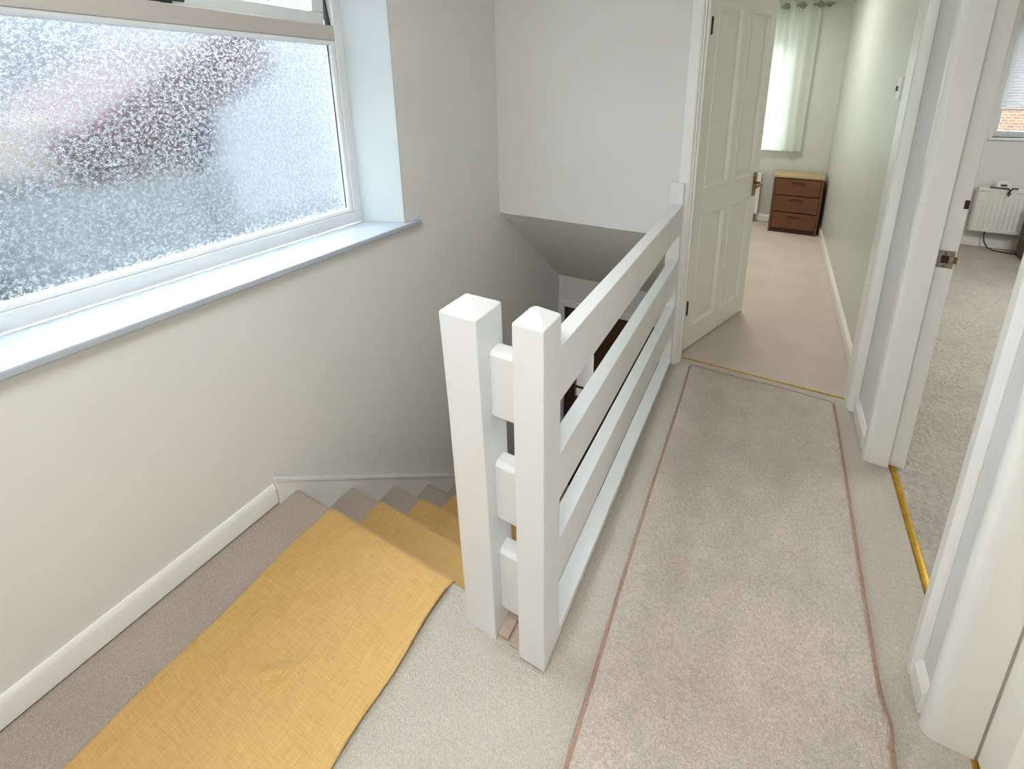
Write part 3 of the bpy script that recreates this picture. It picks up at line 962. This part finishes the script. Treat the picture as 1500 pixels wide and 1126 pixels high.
for k in range(34):
    z = 0.025 + k * 0.0245
    hexa(bm, [(-0.60, -0.010, z), (0.60, -0.010, z), (0.60, -0.009, z + 0.0005), (-0.60, -0.009, z + 0.0005)], [(-0.60, 0.006, z + 0.0270), (0.60, 0.006, z + 0.0215), (0.60, 0.007, z + 0.0275), (-0.60, 0.007, z + 0.0275)])
obj('slats', bm, 'whiteblind', bd)
boxes('bottom_bar', [(-0.60, 0.60, -0.012, 0.012, 0.0, 0.018)], 'whiteplastic', bd, 0.003)

# ------------------------------------------------------------------ foot of the stairs
d4 = empty('door_3', (-1.0, 3.20, GF))
struct(d4, 'dark brown glazed door at the bottom of the stairwell', 'door')
dz = -0.295 - GF
bm = bmesh.new()
gx0, gx1, ga, gb = -0.335, -0.168, dz - 0.90, dz - 0.42
box(bm, -0.44, gx0, 0, 0.04, 0.01, dz)
box(bm, gx1, 0.44, 0, 0.04, 0.01, dz)
box(bm, gx0, gx1, 0, 0.04, gb, dz)
box(bm, gx0, gx1, 0, 0.04, 0.01, ga)
box(bm, gx0, gx1, 0.012, 0.028, ga + 0.10, ga + 0.118)
obj('door_leaf', bm, 'darkwood', d4, bevel=0.003)
boxes('glass_pane', [(gx0 - 0.005, gx1 + 0.005, 0.018, 0.023, ga - 0.005, gb + 0.005)], 'clear', d4)
struct(boxes('trim_7', [(XL + 0.002, -0.43, 3.145, 3.165, -0.295, -0.245), (XL + 0.002, -1.425, 3.145, 3.165, GF, -0.295), (-0.575, -0.43, 3.145, 3.165, GF, -0.295)], 'gloss', None, 0.003), 'white architrave over the brown door at the stair foot', 'architrave')

# ------------------------------------------------------------------ outside
struct(boxes('ground', [(-40, 40, -40, 40, GF - 0.3, GF - 0.1)], 'drive'), 'pale concrete ground outside below the window', 'ground')
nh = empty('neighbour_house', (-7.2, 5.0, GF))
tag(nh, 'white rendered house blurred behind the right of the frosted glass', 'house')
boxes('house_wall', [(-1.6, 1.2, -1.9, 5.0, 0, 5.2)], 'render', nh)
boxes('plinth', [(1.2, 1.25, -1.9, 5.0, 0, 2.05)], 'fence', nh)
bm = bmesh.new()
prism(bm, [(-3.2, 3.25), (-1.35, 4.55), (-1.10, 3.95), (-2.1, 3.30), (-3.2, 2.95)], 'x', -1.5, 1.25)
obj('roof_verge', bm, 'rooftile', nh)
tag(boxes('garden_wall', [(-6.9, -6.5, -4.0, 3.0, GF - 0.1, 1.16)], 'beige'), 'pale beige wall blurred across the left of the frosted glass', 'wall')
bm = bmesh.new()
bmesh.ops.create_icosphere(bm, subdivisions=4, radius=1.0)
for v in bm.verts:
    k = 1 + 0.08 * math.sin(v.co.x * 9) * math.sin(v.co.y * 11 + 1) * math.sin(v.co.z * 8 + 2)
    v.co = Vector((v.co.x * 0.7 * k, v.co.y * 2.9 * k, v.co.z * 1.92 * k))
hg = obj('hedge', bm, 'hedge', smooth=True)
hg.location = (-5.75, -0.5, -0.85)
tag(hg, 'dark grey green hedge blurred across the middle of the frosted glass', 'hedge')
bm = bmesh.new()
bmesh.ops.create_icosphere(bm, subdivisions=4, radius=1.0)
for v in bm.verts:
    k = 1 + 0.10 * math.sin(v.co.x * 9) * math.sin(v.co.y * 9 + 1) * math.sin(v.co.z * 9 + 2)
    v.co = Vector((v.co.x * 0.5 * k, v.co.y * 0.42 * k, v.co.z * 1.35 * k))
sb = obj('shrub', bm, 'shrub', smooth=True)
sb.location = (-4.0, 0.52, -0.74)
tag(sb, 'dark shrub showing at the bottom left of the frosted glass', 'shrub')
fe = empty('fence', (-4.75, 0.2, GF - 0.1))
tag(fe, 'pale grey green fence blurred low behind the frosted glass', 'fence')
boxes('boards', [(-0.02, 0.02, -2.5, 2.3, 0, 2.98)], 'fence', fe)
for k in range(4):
    boxes('fence_post', [(0.02, 0.10, -2.4 + k * 1.5, -2.3 + k * 1.5, 0, 3.12)], 'fence', fe)
tag(boxes('brick_house', [(-2, 12, 12.0, 14.0, GF - 0.1, 2.2)], 'brick'), 'brick building seen below the blind through the far window', 'building')
